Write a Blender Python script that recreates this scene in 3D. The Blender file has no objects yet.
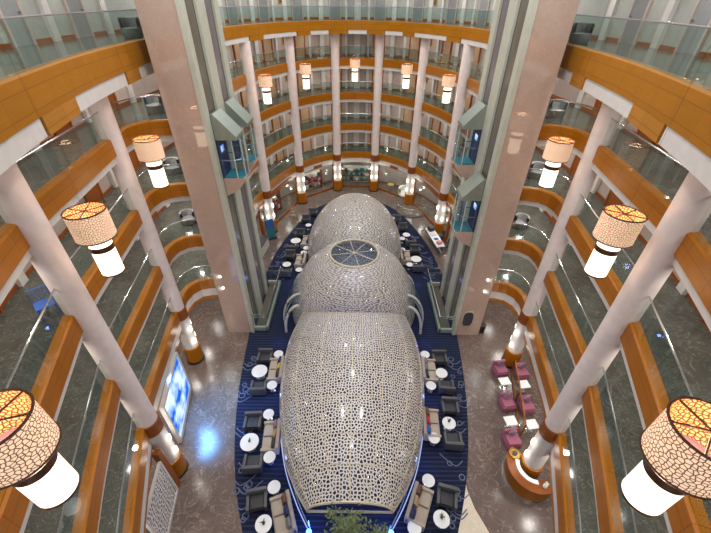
import bpy, bmesh, math, random
from mathutils import Vector, Matrix
random.seed(7)
sc = bpy.context.scene
col = sc.collection
PI = math.pi
XC = -0.1                                   # axis of symmetry of the atrium
LEVEL = {1: 0.0, 2: 4.5, 3: 7.7, 4: 10.9, 5: 14.1, 6: 17.3}
ORD = {1: 'ground', 2: 'lowest', 3: 'second', 4: 'third', 5: 'fourth', 6: 'topmost'}

# ------------------------------------------------------------------ materials
def lin(c):
    return tuple((x/255/12.92 if x/255 <= .04045 else ((x/255+.055)/1.055)**2.4) for x in c) + (1,)
class NT:
    def __init__(s, name):
        s.m = bpy.data.materials.new(name); s.m.use_nodes = True
        s.t = s.m.node_tree; s.t.nodes.clear()
        s.out = s.t.nodes.new('ShaderNodeOutputMaterial')
    def n(s, typ, **kw):
        nd = s.t.nodes.new('ShaderNode'+typ)
        ins = kw.pop('ins', {})
        for k, v in kw.items(): setattr(nd, k, v)
        for k, v in ins.items():
            if hasattr(v, 'is_output'): s.t.links.new(v, nd.inputs[k])
            else: nd.inputs[k].default_value = v
        return nd
    def done(s, sock): s.t.links.new(sock, s.out.inputs[0]); return s.m
def bsdf(nt, color, rough=.5, metal=0, spec=.5, emit=None, estr=0, bump=None):
    ins = {'Base Color': color, 'Roughness': rough, 'Metallic': metal, 'Specular IOR Level': spec}
    if emit is not None: ins['Emission Color'] = emit; ins['Emission Strength'] = estr
    if bump is not None: ins['Normal'] = bump
    return nt.n('BsdfPrincipled', ins=ins).outputs[0]
def plain(name, rgb, rough=.5, metal=0, spec=.5):
    nt = NT(name); tc = nt.n('TexCoord')
    no = nt.n('TexNoise', ins={'Vector': tc.outputs['Object'], 'Scale': 3.0, 'Detail': 3.0})
    mx = nt.n('MixRGB', blend_type='MIX', ins={0: no.outputs[0], 1: lin([c*.93 for c in rgb]), 2: lin([min(255, c*1.05) for c in rgb])})
    return nt.done(bsdf(nt, mx.outputs[0], rough, metal, spec))
def emissive(name, rgb, strength):
    nt = NT(name); e = nt.n('Emission', ins={'Color': lin(rgb), 'Strength': strength}); return nt.done(e.outputs[0])
def wood(name, a, b, rough=.35, seams=True):
    nt = NT(name); uv = nt.n('UVMap')
    mp = nt.n('Mapping', ins={'Vector': uv.outputs[0], 'Scale': (1.3, 14, 1)})
    no = nt.n('TexNoise', ins={'Vector': mp.outputs[0], 'Scale': 1.2, 'Detail': 5.0, 'Roughness': .6})
    mx = nt.n('MixRGB', ins={0: no.outputs[0], 1: lin(a), 2: lin(b)})
    c = mx.outputs[0]
    if seams:
        bk = nt.n('TexBrick', offset=0.0, ins={'Vector': uv.outputs[0], 'Color1': (1, 1, 1, 1), 'Color2': (.86, .86, .86, 1), 'Mortar': (.55, .55, .55, 1),
            'Scale': 1.0, 'Mortar Size': .012, 'Brick Width': 1.3, 'Row Height': .46})
        c = nt.n('MixRGB', blend_type='MULTIPLY', ins={0: .8, 1: c, 2: bk.outputs[0]}).outputs[0]
    return nt.done(bsdf(nt, c, rough, 0, .22))
def marble(name, a, b, vein, scale, rough, tile=1.2, spec=.5):
    nt = NT(name); tc = nt.n('TexCoord')
    no = nt.n('TexNoise', ins={'Vector': tc.outputs['Object'], 'Scale': scale, 'Detail': 8.0, 'Roughness': .65, 'Distortion': 1.2})
    mx = nt.n('MixRGB', ins={0: no.outputs[0], 1: lin(a), 2: lin(b)})
    n2 = nt.n('TexNoise', ins={'Vector': tc.outputs['Object'], 'Scale': scale*1.7, 'Detail': 6.0, 'Distortion': 2.5})
    r = nt.n('ValToRGB', ins={0: n2.outputs[0]}); cr = r.color_ramp
    cr.elements[0].position = .485; cr.elements[0].color = (0, 0, 0, 1); cr.elements[1].position = .515; cr.elements[1].color = (0, 0, 0, 1)
    e = cr.elements.new(.5); e.color = (.7, .7, .7, 1)
    m2 = nt.n('MixRGB', ins={0: r.outputs[0], 1: mx.outputs[0], 2: lin(vein)})
    c = m2.outputs[0]
    if tile:
        bk = nt.n('TexBrick', offset=0.0, ins={'Vector': tc.outputs['Object'], 'Color1': (1, 1, 1, 1), 'Color2': (.9, .9, .9, 1), 'Mortar': (.75, .75, .75, 1),
            'Scale': 1.0, 'Mortar Size': .008, 'Brick Width': tile, 'Row Height': tile})
        c = nt.n('MixRGB', blend_type='MULTIPLY', ins={0: 1.0, 1: c, 2: bk.outputs[0]}).outputs[0]
    return nt.done(bsdf(nt, c, rough, 0, spec))
def glass(name, tint, refl=.06, rough=.02):
    nt = NT(name)
    tr = nt.n('BsdfTransparent', ins={'Color': lin(tint)})
    gl = nt.n('BsdfGlossy', ins={'Color': (.9, .95, .95, 1), 'Roughness': rough})
    lw = nt.n('LayerWeight', ins={'Blend': .5})
    pw = nt.n('Math', operation='POWER', ins={0: lw.outputs['Facing'], 1: 5.0})
    ad = nt.n('Math', operation='MULTIPLY_ADD', use_clamp=True, ins={0: pw.outputs[0], 1: .45, 2: refl})
    m = nt.n('MixShader', ins={0: ad.outputs[0], 1: tr.outputs[0], 2: gl.outputs[0]})
    return nt.done(m.outputs[0])
def lattice_nodes(nt, scale):
    uv = nt.n('UVMap')
    mp = nt.n('Mapping', ins={'Vector': uv.outputs[0], 'Scale': (scale, scale, 1)})
    vo = nt.n('TexVoronoi', voronoi_dimensions='2D', feature='DISTANCE_TO_EDGE', ins={'Vector': mp.outputs[0], 'Scale': 1.0, 'Randomness': .82})
    return vo.outputs['Distance']
def lattice(name, rgb, scale, width, hole_tint):
    nt = NT(name); d = lattice_nodes(nt, scale)
    hole = nt.n('Math', operation='GREATER_THAN', ins={0: d, 1: width})
    solid = bsdf(nt, lin(rgb), .35, 0, .5)
    tr = nt.n('BsdfTransparent', ins={'Color': lin(hole_tint)})
    gl = nt.n('BsdfGlossy', ins={'Color': (.9, .95, 1, 1), 'Roughness': .08})
    lw = nt.n('LayerWeight', ins={'Blend': .5})
    pw = nt.n('Math', operation='POWER', ins={0: lw.outputs['Facing'], 1: 4.0})
    ad = nt.n('Math', operation='MULTIPLY_ADD', use_clamp=True, ins={0: pw.outputs[0], 1: .6, 2: .06})
    hm = nt.n('MixShader', ins={0: ad.outputs[0], 1: tr.outputs[0], 2: gl.outputs[0]})
    m = nt.n('MixShader', ins={0: hole.outputs[0], 1: solid, 2: hm.outputs[0]})
    return nt.done(m.outputs[0])
def lampshade(name, line, glow, strength, scale, width):
    nt = NT(name); d = lattice_nodes(nt, scale)
    hole = nt.n('Math', operation='GREATER_THAN', ins={0: d, 1: width})
    mx = nt.n('MixRGB', ins={0: hole.outputs[0], 1: lin(line), 2: lin(glow)})
    es = nt.n('Math', operation='MULTIPLY_ADD', ins={0: hole.outputs[0], 1: strength, 2: strength*.18})
    return nt.done(bsdf(nt, mx.outputs[0], .5, 0, .3, mx.outputs[0], es.outputs[0]))
def carpet_mat():
    nt = NT('navy_striped_carpet'); tc = nt.n('TexCoord')
    sx = nt.n('SeparateXYZ', ins={0: tc.outputs['Object']})
    m = nt.n('Math', operation='MULTIPLY', ins={0: sx.outputs[1], 1: 2*PI/.22})
    s = nt.n('Math', operation='SINE', ins={0: m.outputs[0]})
    r = nt.n('MapRange', ins={0: s.outputs[0], 1: .2, 2: 1.0, 3: 0.0, 4: 1.0})
    no = nt.n('TexNoise', ins={'Vector': tc.outputs['Object'], 'Scale': 1.2, 'Detail': 3.0})
    mu = nt.n('Math', operation='MULTIPLY', ins={0: r.outputs[0], 1: no.outputs[0]})
    mx = nt.n('MixRGB', ins={0: mu.outputs[0], 1: lin((30, 35, 56)), 2: lin((60, 67, 94))})
    return nt.done(bsdf(nt, mx.outputs[0], .9, 0, .1))
M = {}
M['wood'] = wood('honey_wood', (174, 106, 14), (143, 81, 8))
M['wood_top'] = wood('golden_wood', (170, 110, 16), (144, 88, 9))
M['wood_tab'] = wood('pale_golden_wood', (180, 122, 44), (154, 96, 24))
M['wood_dark'] = wood('brown_wood', (150, 82, 30), (104, 54, 18), .4, False)
M['white'] = plain('white_paint', (198, 192, 186), .6)
M['wall'] = plain('warm_grey_wall', (164, 148, 140), .7)
M['wall_top'] = plain('pale_wall', (154, 154, 147), .7)
M['pilaster'] = plain('white_pilaster', (190, 184, 178), .6)
M['soffit'] = plain('white_soffit', (210, 204, 198), .7)
M['column'] = plain('cream_plaster', (222, 208, 202), .4)
M['granite'] = marble('pink_granite', (186, 160, 144), (164, 138, 122), (194, 174, 158), 1.4, .04, 0, 1.0)
M['frame'] = plain('sage_metal', (182, 182, 166), .35, .1)
M['shaft'] = plain('smoked_shaft_glass', (96, 90, 80), .2, 0, .8)
M['shaft2'] = plain('mauve_shaft_glass', (108, 100, 104), .2, 0, .8)
M['hood'] = plain('sage_steel', (150, 158, 146), .3, .6)
M['black'] = plain('black_rubber', (18, 18, 20), .5)
M['floor'] = marble('brown_marble', (128, 112, 104), (76, 64, 58), (168, 152, 140), .55, .22, 1.2)
M['cream'] = marble('cream_marble', (226, 214, 194), (204, 190, 170), (236, 228, 214), .7, .15, 0)
M['corridor'] = marble('green_grey_marble', (92, 92, 84), (46, 48, 44), (128, 126, 112), 1.1, .13, 0)
M['carpet'] = carpet_mat()
M['motif'] = plain('pale_carpet_yarn', (104, 112, 138), .9)
M['glass'] = glass('clear_glass', (244, 249, 248), .025)
M['glass_green'] = glass('greenish_glass', (232, 242, 239), .05)
M['glass_blue'] = glass('bluish_glass', (222, 236, 243), .07)
M['steel'] = plain('brushed_steel', (190, 194, 196), .25, .9)
M['pod'] = lattice('pod_lattice', (204, 197, 190), 7.4, .185, (170, 176, 200))
M['pod_rib'] = plain('champagne_metal', (204, 192, 166), .35, .3)
M['shade'] = lampshade('lantern_lattice', (160, 120, 92), (255, 214, 178), .52, 15, .12)
M['shade_in'] = lampshade('lantern_lattice_inside', (110, 70, 44), (250, 176, 116), .42, 15, .16)
M['tube'] = emissive('lantern_glow', (255, 226, 196), 3.2)
M['bronze'] = plain('dark_bronze', (92, 66, 50), .35, .7)
M['armchair'] = plain('charcoal_leather', (80, 80, 84), .5)
M['armchair_seat'] = plain('dark_grey_cushion', (50, 50, 54), .6)
M['sofa'] = plain('beige_fabric', (178, 164, 150), .9)
M['tabletop'] = plain('white_tabletop', (232, 232, 232), .3)
M['pink'] = plain('rose_fabric', (156, 92, 114), .9)
M['leaf'] = plain('leaf_green', (92, 106, 64), .5)
M['terracotta'] = plain('grey_pot', (104, 100, 98), .6)
M['sconce'] = emissive('sconce_glow', (255, 250, 240), 5.0)
M['led'] = emissive('led_strip', (170, 190, 255), 1.1)
M['blue_led'] = emissive('blue_lamp_lens', (60, 120, 255), 14.0)
M['screen'] = None
M['gold'] = plain('gold_frame', (188, 150, 74), .4, .5)
M['art'] = plain('picture_sepia', (92, 70, 46), .6)
for k, c in dict(red=(178, 44, 56), rose=(214, 140, 150), ivory=(230, 224, 214), teal=(34, 118, 128), blue=(52, 92, 170), navy=(36, 44, 92), brown=(112, 78, 56), grey=(120, 120, 120), yellow=(190, 160, 40), green=(74, 110, 66), darkgrey=(58, 56, 60), mauve=(134, 110, 128), tan=(170, 140, 110)).items():
    M[k] = plain(k+'_finish', c, .7)
def screen_mat():
    nt = NT('blue_video_wall'); tc = nt.n('TexCoord')
    no = nt.n('TexNoise', ins={'Vector': tc.outputs['Object'], 'Scale': .9, 'Detail': 2.0})
    r = nt.n('ValToRGB', ins={0: no.outputs[0]}); r.color_ramp.elements[0].position = .38; r.color_ramp.elements[0].color = lin((20, 90, 190)); r.color_ramp.elements[1].position = .6; r.color_ramp.elements[1].color = lin((200, 226, 250))
    e = nt.n('Emission', ins={'Color': r.outputs[0], 'Strength': 1.6}); return nt.done(e.outputs[0])
M['screen'] = screen_mat()

# ------------------------------------------------------------------ geometry helper
class MB:
    def __init__(s): s.bm = bmesh.new(); s.uv = s.bm.loops.layers.uv.new('UVMap')
    def face(s, pts, uvs=None, mi=0):
        vs = [s.bm.verts.new(p) for p in pts]
        return s._f(vs, uvs, mi)
    def _f(s, vs, uvs=None, mi=0):
        try: f = s.bm.faces.new(vs)
        except ValueError: return None
        f.material_index = mi
        if uvs:
            for l, u in zip(f.loops, uvs): l[s.uv].uv = u
        return f
    def box(s, c, d, rz=0, mi=0, bev=0, tilt=None):
        r = Matrix.Rotation(rz, 3, 'Z')
        if tilt is not None: r = r @ tilt
        hx, hy, hz = d[0]/2, d[1]/2, d[2]/2
        P = [(x, y, z) for x in (-hx, hx) for y in (-hy, hy) for z in (-hz, hz)]
        vs = [s.bm.verts.new(Vector(c) + r @ Vector(p)) for p in P]
        F = [(0, 1, 3, 2), (4, 6, 7, 5), (0, 4, 5, 1), (2, 3, 7, 6), (0, 2, 6, 4), (1, 5, 7, 3)]
        ax = [(1, 2), (1, 2), (0, 2), (0, 2), (0, 1), (0, 1)]
        fs = []
        for f, (a, b) in zip(F, ax):
            if a == 1 and b == 2 or a == 0 and b == 2: pass
            fs.append(s._f([vs[i] for i in f], [(P[i][a], P[i][b]) for i in f], mi))
        if bev:
            es = list({e for f in fs for e in f.edges})
            bmesh.ops.bevel(s.bm, geom=es, offset=bev, segments=2, profile=.6, affect='EDGES')
        return s
    def lathe(s, prof, n=24, c=(0, 0, 0), mi=0, a0=0, a1=2*PI):
        full = abs(a1-a0-2*PI) < 1e-6
        rings = []; k = n if full else n+1
        for r, z in prof:
            rings.append([s.bm.verts.new((c[0]+r*math.cos(a0+(a1-a0)*i/n), c[1]+r*math.sin(a0+(a1-a0)*i/n), c[2]+z)) for i in range(k)])
        ln = 0
        for j in range(len(prof)-1):
            dl = math.hypot(prof[j+1][0]-prof[j][0], prof[j+1][1]-prof[j][1])
            R = max(prof[j][0], prof[j+1][0])
            for i in range(n):
                i2 = (i+1) % k
                u0, u1 = R*(a1-a0)*i/n, R*(a1-a0)*(i+1)/n
                s._f([rings[j][i], rings[j][i2], rings[j+1][i2], rings[j+1][i]], [(u0, ln), (u1, ln), (u1, ln+dl), (u0, ln+dl)], mi)
            ln += dl
        return s
    def disc(s, c, r, n=24, mi=0, up=True):
        vs = [s.bm.verts.new((c[0]+r*math.cos(2*PI*i/n), c[1]+r*math.sin(2*PI*i/n), c[2])) for i in range(n)]
        s._f(vs if up else vs[::-1], None, mi); return s
    def cyl(s, c, r, h, n=24, mi=0, r2=None):
        r2 = r if r2 is None else r2
        s.lathe([(r, 0), (r2, h)], n, c, mi); s.disc((c[0], c[1], c[2]+h), r2, n, mi); s.disc(c, r, n, mi, False); return s
    def tube(s, pts, r, n=6, mi=0, closed=False):
        pts = [Vector(p) for p in pts]; rings = []; N = len(pts)
        for i, p in enumerate(pts):
            a = pts[(i-1) % N] if (closed or i > 0) else p
            b = pts[(i+1) % N] if (closed or i < N-1) else p
            t = (b-a).normalized()
            ref = Vector((0, 0, 1)) if abs(t.z) < .9 else Vector((1, 0, 0))
            u = t.cross(ref).normalized(); v = t.cross(u)
            rings.append([s.bm.verts.new(p+u*r*math.cos(2*PI*k/n)+v*r*math.sin(2*PI*k/n)) for k in range(n)])
        for i in range(N if closed else N-1):
            A, B = rings[i], rings[(i+1) % N]
            for k in range(n): s._f([A[k], A[(k+1) % n], B[(k+1) % n], B[k]], None, mi)
        if not closed: s._f(rings[0], None, mi); s._f(rings[-1][::-1], None, mi)
        return s
    def sweep(s, path, nrm, prof, mi=0, caps=True, mis=None):
        """prof: closed list of (offset along the outward normal, z)."""
        rings = []; L = [0]
        for i in range(1, len(path)): L.append(L[-1]+math.dist(path[i], path[i-1]))
        for (x, y), (nx, ny) in zip(path, nrm):
            rings.append([s.bm.verts.new((x+nx*o, y+ny*o, z)) for o, z in prof])
        n = len(prof)
        for i in range(len(path)-1):
            for k in range(n):
                k2 = (k+1) % n
                v0 = prof[k][1]-prof[k][0]; v1 = prof[k2][1]-prof[k2][0]
                s._f([rings[i][k], rings[i+1][k], rings[i+1][k2], rings[i][k2]], [(L[i], v0), (L[i+1], v0), (L[i+1], v1), (L[i], v1)], mi if mis is None else mis[k])
        if caps:
            s._f(rings[0], [(o, z) for o, z in prof], mi); s._f(rings[-1][::-1], [(o, z) for o, z in prof][::-1], mi)
        return s
    def ngon(s, pts, z, mi=0, up=True):
        vs = [s.bm.verts.new((x, y, z)) for x, y in pts]
        f = s._f(vs, [(x, y) for x, y in pts], mi)
        bmesh.ops.triangulate(s.bm, faces=[f]); return s
    def slab(s, pts, z0, z1, mi=0):
        n = len(pts)
        s.ngon(pts, z1, mi); s.ngon(pts[::-1], z0, mi)
        for i in range(n):
            a, b = pts[i], pts[(i+1) % n]
            s.face([(a[0], a[1], z0), (b[0], b[1], z0), (b[0], b[1], z1), (a[0], a[1], z1)], None, mi)
        return s
    def build(s, name, mat, parent=None, smooth=False, recalc=True):
        if recalc: bmesh.ops.recalc_face_normals(s.bm, faces=s.bm.faces)
        me = bpy.data.meshes.new(name); s.bm.to_mesh(me); s.bm.free()
        for m in (mat if isinstance(mat, (list, tuple)) else [mat]): me.materials.append(m)
        if smooth:
            for p in me.polygons: p.use_smooth = True
            try: me.set_sharp_from_angle(angle=math.radians(40))
            except Exception: pass
        o = bpy.data.objects.new(name, me); col.objects.link(o)
        if parent: o.parent = parent
        return o
def tag(o, label, cat, group=None, kind=None):
    o['label'] = label; o['category'] = cat
    if group: o['group'] = group
    if kind: o['kind'] = kind
    return o
def thing(name, label, cat, loc=(0, 0, 0), rz=0, group=None):
    o = bpy.data.objects.new(name, None); col.objects.link(o); o.empty_display_size = .2
    o.location = loc; o.rotation_euler = (0, 0, rz)
    return tag(o, label, cat, group)
def struct(name, mb, mat, smooth=False):
    o = mb.build(name, mat, None, smooth); o['kind'] = 'structure'; return o
def dup(root, loc, rz, label, group=None):
    r = root.copy(); col.objects.link(r); r.location = loc; r.rotation_euler = (0, 0, rz); r['label'] = label
    if group: r['group'] = group
    for ch in list(root.children):
        c = ch.copy(); col.objects.link(c); c.parent = r
        for g in list(ch.children):
            d = g.copy(); col.objects.link(d); d.parent = c
    return r
def spline(pts, n=6, closed=False):
    out = []; N = len(pts)
    for i in range(N if closed else N-1):
        if closed: p0, p1, p2, p3 = pts[(i-1) % N], pts[i], pts[(i+1) % N], pts[(i+2) % N]
        else: p0, p1, p2, p3 = pts[max(i-1, 0)], pts[i], pts[i+1], pts[min(i+2, N-1)]
        for k in range(n):
            t = k/n
            out.append(tuple(.5*((2*b)+(-a+c)*t+(2*a-5*b+4*c-d)*t*t+(-a+3*b-3*c+d)*t**3) for a, b, c, d in zip(p0, p1, p2, p3)))
    if not closed: out.append(tuple(pts[-1]))
    return out
def normals(path, side):
    """unit normals; side=+1 picks the normal to the right of travel."""
    out = []
    for i in range(len(path)):
        a = path[max(i-1, 0)]; b = path[min(i+1, len(path)-1)]
        tx, ty = b[0]-a[0], b[1]-a[1]; l = math.hypot(tx, ty) or 1
        # miter scale
        sc_ = 1.0
        if 0 < i < len(path)-1:
            t1 = Vector((path[i][0]-a[0], path[i][1]-a[1])).normalized(); t2 = Vector((b[0]-path[i][0], b[1]-path[i][1])).normalized()
            h = math.cos(t1.angle(t2, 0)/2); sc_ = 1/max(h, .6)
        out.append((ty/l*side*sc_, -tx/l*side*sc_))
    return out
def sidept(s, p): return (XC+s*p[0], p[1])
def arclen(path):
    L = [0]
    for i in range(1, len(path)): L.append(L[-1]+math.dist(path[i], path[i-1]))
    return L
def at_len(path, d):
    L = arclen(path)
    for i in range(1, len(path)):
        if d <= L[i] or i == len(path)-1:
            t = (d-L[i-1])/max(1e-9, L[i]-L[i-1]); a, b = path[i-1], path[i]
            tx, ty = b[0]-a[0], b[1]-a[1]; l = math.hypot(tx, ty)
            return (a[0]+tx*t, a[1]+ty*t), (tx/l, ty/l)
def sub_path(path, d0, d1):
    L = arclen(path); out = [at_len(path, d0)[0]]
    out += [p for p, l in zip(path, L) if d0+1e-4 < l < d1-1e-4]
    out.append(at_len(path, d1)[0]); return out

# ------------------------------------------------------------------ plan curves (half, x > 0 from the axis)
NEAR = spline([(4.9, -0.9), (6.0, 1.3), (6.75, 3.3), (7.45, 5.0), (8.55, 8.0), (9.0, 9.3), (9.5, 12.2), (9.9, 14.5), (10.1, 15.8)], 4) + [(10.16, 16.5), (10.05, 17.1), (9.7, 17.55), (9.2, 17.72), (8.77, 17.75)]
def ell(cy, a, b, t): return (a*math.cos(t), cy+b*math.sin(t))
BACK = [(7.6, 24.2), (8.6, 25.6), (8.8, 27.0)] + [ell(27.5, 8.8, 14.5, t*PI/2/20) for t in range(1, 21)]
TOP_NEAR = spline([(4.0, -0.6), (5.0, 2.0), (6.1, 4.8), (7.25, 8.0), (8.45, 12.3), (9.1, 16.0), (9.4, 18.8), (9.4, 21.5)], 4)
TOP_BACK = [(7.6, 23.4), (8.7, 23.7)] + [ell(24.0, 8.9, 16.3, t*PI/2/22) for t in range(1, 23)]
OUT = spline([(6.6, -3.0), (8.2, 0.5), (9.7, 4.4), (10.9, 8.0), (11.8, 12.0), (12.3, 16.0), (12.5, 20.0), (12.2, 24.0), (11.5, 28.0)], 4)[:-1] + [ell(27.5, 11.5, 17.0, t*PI/2/20) for t in range(1, 21)]
def full_back(half):     # left -> right across the back
    l = [sidept(-1, p) for p in half]; r = [sidept(1, p) for p in half[::-1]]
    return l + r[1:]

# ------------------------------------------------------------------ ground floor, carpet
struct('floor', MB().slab([(-20, -8), (20, -8), (20, 56), (-20, 56)], -.3, 0), M['floor'])
CH = spline([(2.2, 1.0), (3.6, 3.5), (4.7, 5.75), (5.6, 7.9), (6.3, 10.4), (6.85, 13.5), (7.25, 17.5), (7.5, 21.5), (7.45, 25.0), (7.05, 28.5), (6.05, 32.4), (4.85, 35.5), (3.2, 37.6), (0.0, 38.8)], 3)
CP = [sidept(1, p) for p in CH] + [sidept(-1, p) for p in CH[::-1][1:]]
cm = MB().slab(CP, 0.002, .02)
def ring_motif(x, y, r): 
    for q in (r, ): cm.tube([(x+q*math.cos(a*PI/6), y+q*math.sin(a*PI/6), .02) for a in range(12)], .026, 4, 1, True)
def squiggle(pts): cm.tube([(x, y, .02) for x, y in spline(pts, 4)], .026, 4, 1)
for s in (-1, 1):
    for y0, w in ((7.0, 5.0), (8.2, 5.3), (10.6, 5.9), (12.9, 6.5), (14.6, 6.6), (24.0, 6.6), (26.3, 6.7), (28.2, 6.4), (30.5, 6.0)):
        for k in range(4): ring_motif(XC+s*(w+random.uniform(-.5, .15)), y0+random.uniform(-.9, .9), random.uniform(.10, .17))
        for k in range(2):
            a = XC+s*(w+.35); b = y0+random.uniform(-.8, .8)
            squiggle([(a, b), (a-s*.35, b-.25), (a-s*.7, b-.05), (a-s*1.1, b+.35)])
carpet = cm.build('carpet', [M['carpet'], M['motif']])
tag(carpet, 'dark navy striped carpet with pale ring motifs on the marble floor', 'carpet')
cr = [(5.53, 8.6), (5.45, 7.6), (5.62, 6.8), (6.0, 5.9), (6.3, 5.0), (6.9, 3.9), (5.0, 2.5), (3.6, 3.4), (4.6, 5.75)]
struct('trim_1', MB().slab(cr, .001, .012), M['cream'])

# ------------------------------------------------------------------ balcony levels
trim_n = 1
def next_trim():
    global trim_n; trim_n += 1; return 'trim_%d' % trim_n
SIDES = {-1: 'left', 1: 'right'}
def balustrade(path, nrm, z, label, green, step=1.55):
    t = thing('glass_balustrade', label, 'balustrade', (path[len(path)//2][0], path[len(path)//2][1], z), 0, 'glass balustrades')
    inv = Vector(t.location)
    off = [(p[0]+n[0]*.07-inv.x, p[1]+n[1]*.07-inv.y) for p, n in zip(path, nrm)]
    L = arclen(off)[-1]; k = max(1, round(L/step))
    for i in range(k):
        sp = sub_path(off, L*i/k+.012, L*(i+1)/k-.012)
        side = 1 if (nrm[0][0]*(path[1][1]-path[0][1])-nrm[0][1]*(path[1][0]-path[0][0])) > 0 else -1
        b = MB(); b.sweep(sp, normals(sp, side), [(0, .0), (.014, .0), (.014, 1.02), (0, 1.02)])
        b.build('glass_panel', green, t)
    MB().tube([(x, y, 1.05) for x, y in off], .028, 6).build('handrail', M['steel'], t, True)
    return t
for lv in (2, 3, 4, 5):
    F = LEVEL[lv]
    fl = MB(); ce = MB()
    for s in (-1, 1):
        nr = [sidept(s, p) for p in NEAR]; bk = [sidept(s, p) for p in BACK]; ou = [sidept(s, p) for p in OUT]
        inn = lambda pth: [(p[0]+q[0]*.2, p[1]+q[1]*.2) for p, q in zip(pth, normals(pth, -1 if s < 0 else 1))]
        poly = inn(nr) + [sidept(s, (8.6, 24.3))] + inn(bk) + ou[::-1]
        if s > 0: poly = poly[::-1]
        fl.slab(poly, F-.3, F-.002)
        ce.slab(poly, F-.95, F-.85)
        # fascia
        side = -1 if s < 0 else 1
        n = normals(nr, side)
        f = MB().sweep(nr, n, [(0, F-.68), (0, F-.03), (.05, F+.01), (.30, F+.01), (.30, F-.68)]); struct(next_trim(), f, M['wood'])
        h = 1.32 if lv == 2 else .98
        f = MB().sweep(nr, n, [(.10, F-h), (.10, F-.67), (.35, F-.67), (.35, F-h)]); struct(next_trim(), f, M['white'])
        if lv == 2: struct(next_trim(), MB().sweep(nr, n, [(.14, F-1.62), (.14, F-1.325), (.4, F-1.325), (.4, F-1.62)]), M['wood'])
        balustrade(nr, n, F+.01, 'glass balustrade with steel handrail along the %s side of the %s balcony level' % (SIDES[s], ORD[lv]), M['glass'])
    struct('floor', fl, M['corridor']); struct('ceiling', ce, M['soffit'])
    bk = full_back(BACK); n = normals(bk, -1)
    h = 1.25 if lv == 2 else .98
    f = MB().sweep(bk, n, [(0, F-.68), (0, F-.03), (.05, F+.01), (.30, F+.01), (.30, F-.68)]); struct(next_trim(), f, M['wood'])
    f = MB().sweep(bk, n, [(.10, F-h), (.10, F-.67), (.35, F-.67), (.35, F-h)]); struct(next_trim(), f, M['white'])
    balustrade(bk, n, F+.01, 'glass balustrade with steel handrail round the far end of the %s balcony level' % ORD[lv], M['glass_green'], 1.8)
# topmost level
F = LEVEL[6]
fl = MB(); ce = MB()
for s in (-1, 1):
    nr = [sidept(s, p) for p in TOP_NEAR]; bk = [sidept(s, p) for p in TOP_BACK]; ou = [sidept(s, p) for p in OUT]
    inn = lambda pth: [(p[0]+q[0]*.2, p[1]+q[1]*.2) for p, q in zip(pth, normals(pth, -1 if s < 0 else 1))]
    poly = inn(nr) + [sidept(s, (9.2, 23.0))] + inn(bk) + ou[::-1]
    if s > 0: poly = poly[::-1]
    fl.slab(poly, F-.3, F-.002); ce.slab(poly, F-1.02, F-.96)
    side = -1 if s < 0 else 1
    n = normals(nr, side)
    struct(next_trim(), MB().sweep(nr, n, [(0, F-.9), (0, F-.03), (.05, F+.01), (.3, F+.01), (.3, F-.9)]), M['wood_top'])
    L = arclen(nr); tot = L[-1]
    def len_at_y(path, y):
        LL = arclen(path)
        for i in range(1, len(path)):
            if path[i][1] >= y: return LL[i-1]+(LL[i]-LL[i-1])*(y-path[i-1][1])/(path[i][1]-path[i-1][1])
        return LL[-1]
    ys = [(0.8, 2.9, 't'), (2.9, 7.0, 't'), (4.8, 9.2, 'l'), (9.2, 11.5, 't'), (11.5, 16.0, 'l'), (16.0, 17.4, 't'), (17.4, 20.0, 'l')]
    ys = [(-.4, 2.4, 'l'), (2.4, 4.8, 't')] + ys[2:]
    for a, b, k in ys:
        sp = sub_path(nr, len_at_y(nr, a)+.02, len_at_y(nr, b)-.02)
        o = .05 if k == 'l' else .0
        struct(next_trim(), MB().sweep(sp, normals(sp, side), [(o, F-1.36), (o, F-.905), (.4, F-.905), (.4, F-1.36)]), M['white'] if k == 'l' else M['wood_tab'])
    balustrade(nr, n, F+.01, 'glass balustrade with steel handrail along the %s side of the topmost balcony' % SIDES[s], M['glass_green'], 1.5)
struct('floor', fl, M['corridor']); struct('ceiling', ce, M['soffit'])
bk = full_back(TOP_BACK); n = normals(bk, -1)
struct(next_trim(), MB().sweep(bk, n, [(0, F-.72), (0, F-.03), (.05, F+.01), (.3, F+.01), (.3, F-.72)]), M['wood_top'])
balustrade(bk, n, F+.01, 'green tinted glass balustrade round the far end of the topmost balcony', M['glass_green'], 1.8)
TB = arclen(bk)[-1]
def len_ray(path, ray):         # arc length where x/y crosses ray (path goes left -> right)
    LL = arclen(path)
    for i in range(1, len(path)):
        r0, r1 = path[i-1][0]/path[i-1][1], path[i][0]/path[i][1]
        if r0 <= ray <= r1: return LL[i-1]+(LL[i]-LL[i-1])*(ray-r0)/(r1-r0)
    return LL[-1] if ray > 0 else 0
lint = [(-.36, -.256), (-.222, -.143), (-.111, -.068), (-.024, .020), (.061, .103), (.130, .206), (.240, .35)]
cur = None; pieces = []
for i, (a, b) in enumerate(lint):
    pieces.append((a, b, 'l'))
    if i < len(lint)-1: pieces.append((b, lint[i+1][0], 't'))
for a, b, k in pieces:
    sp = sub_path(bk, len_ray(bk, a)+.03, len_ray(bk, b)-.03)
    o = .05 if k == 'l' else 0
    struct(next_trim(), MB().sweep(sp, normals(sp, -1), [(o, F-1.05), (o, F-.725), (.4, F-.725), (.4, F-1.05)]), M['white'] if k == 'l' else M['wood_top'])

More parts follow.
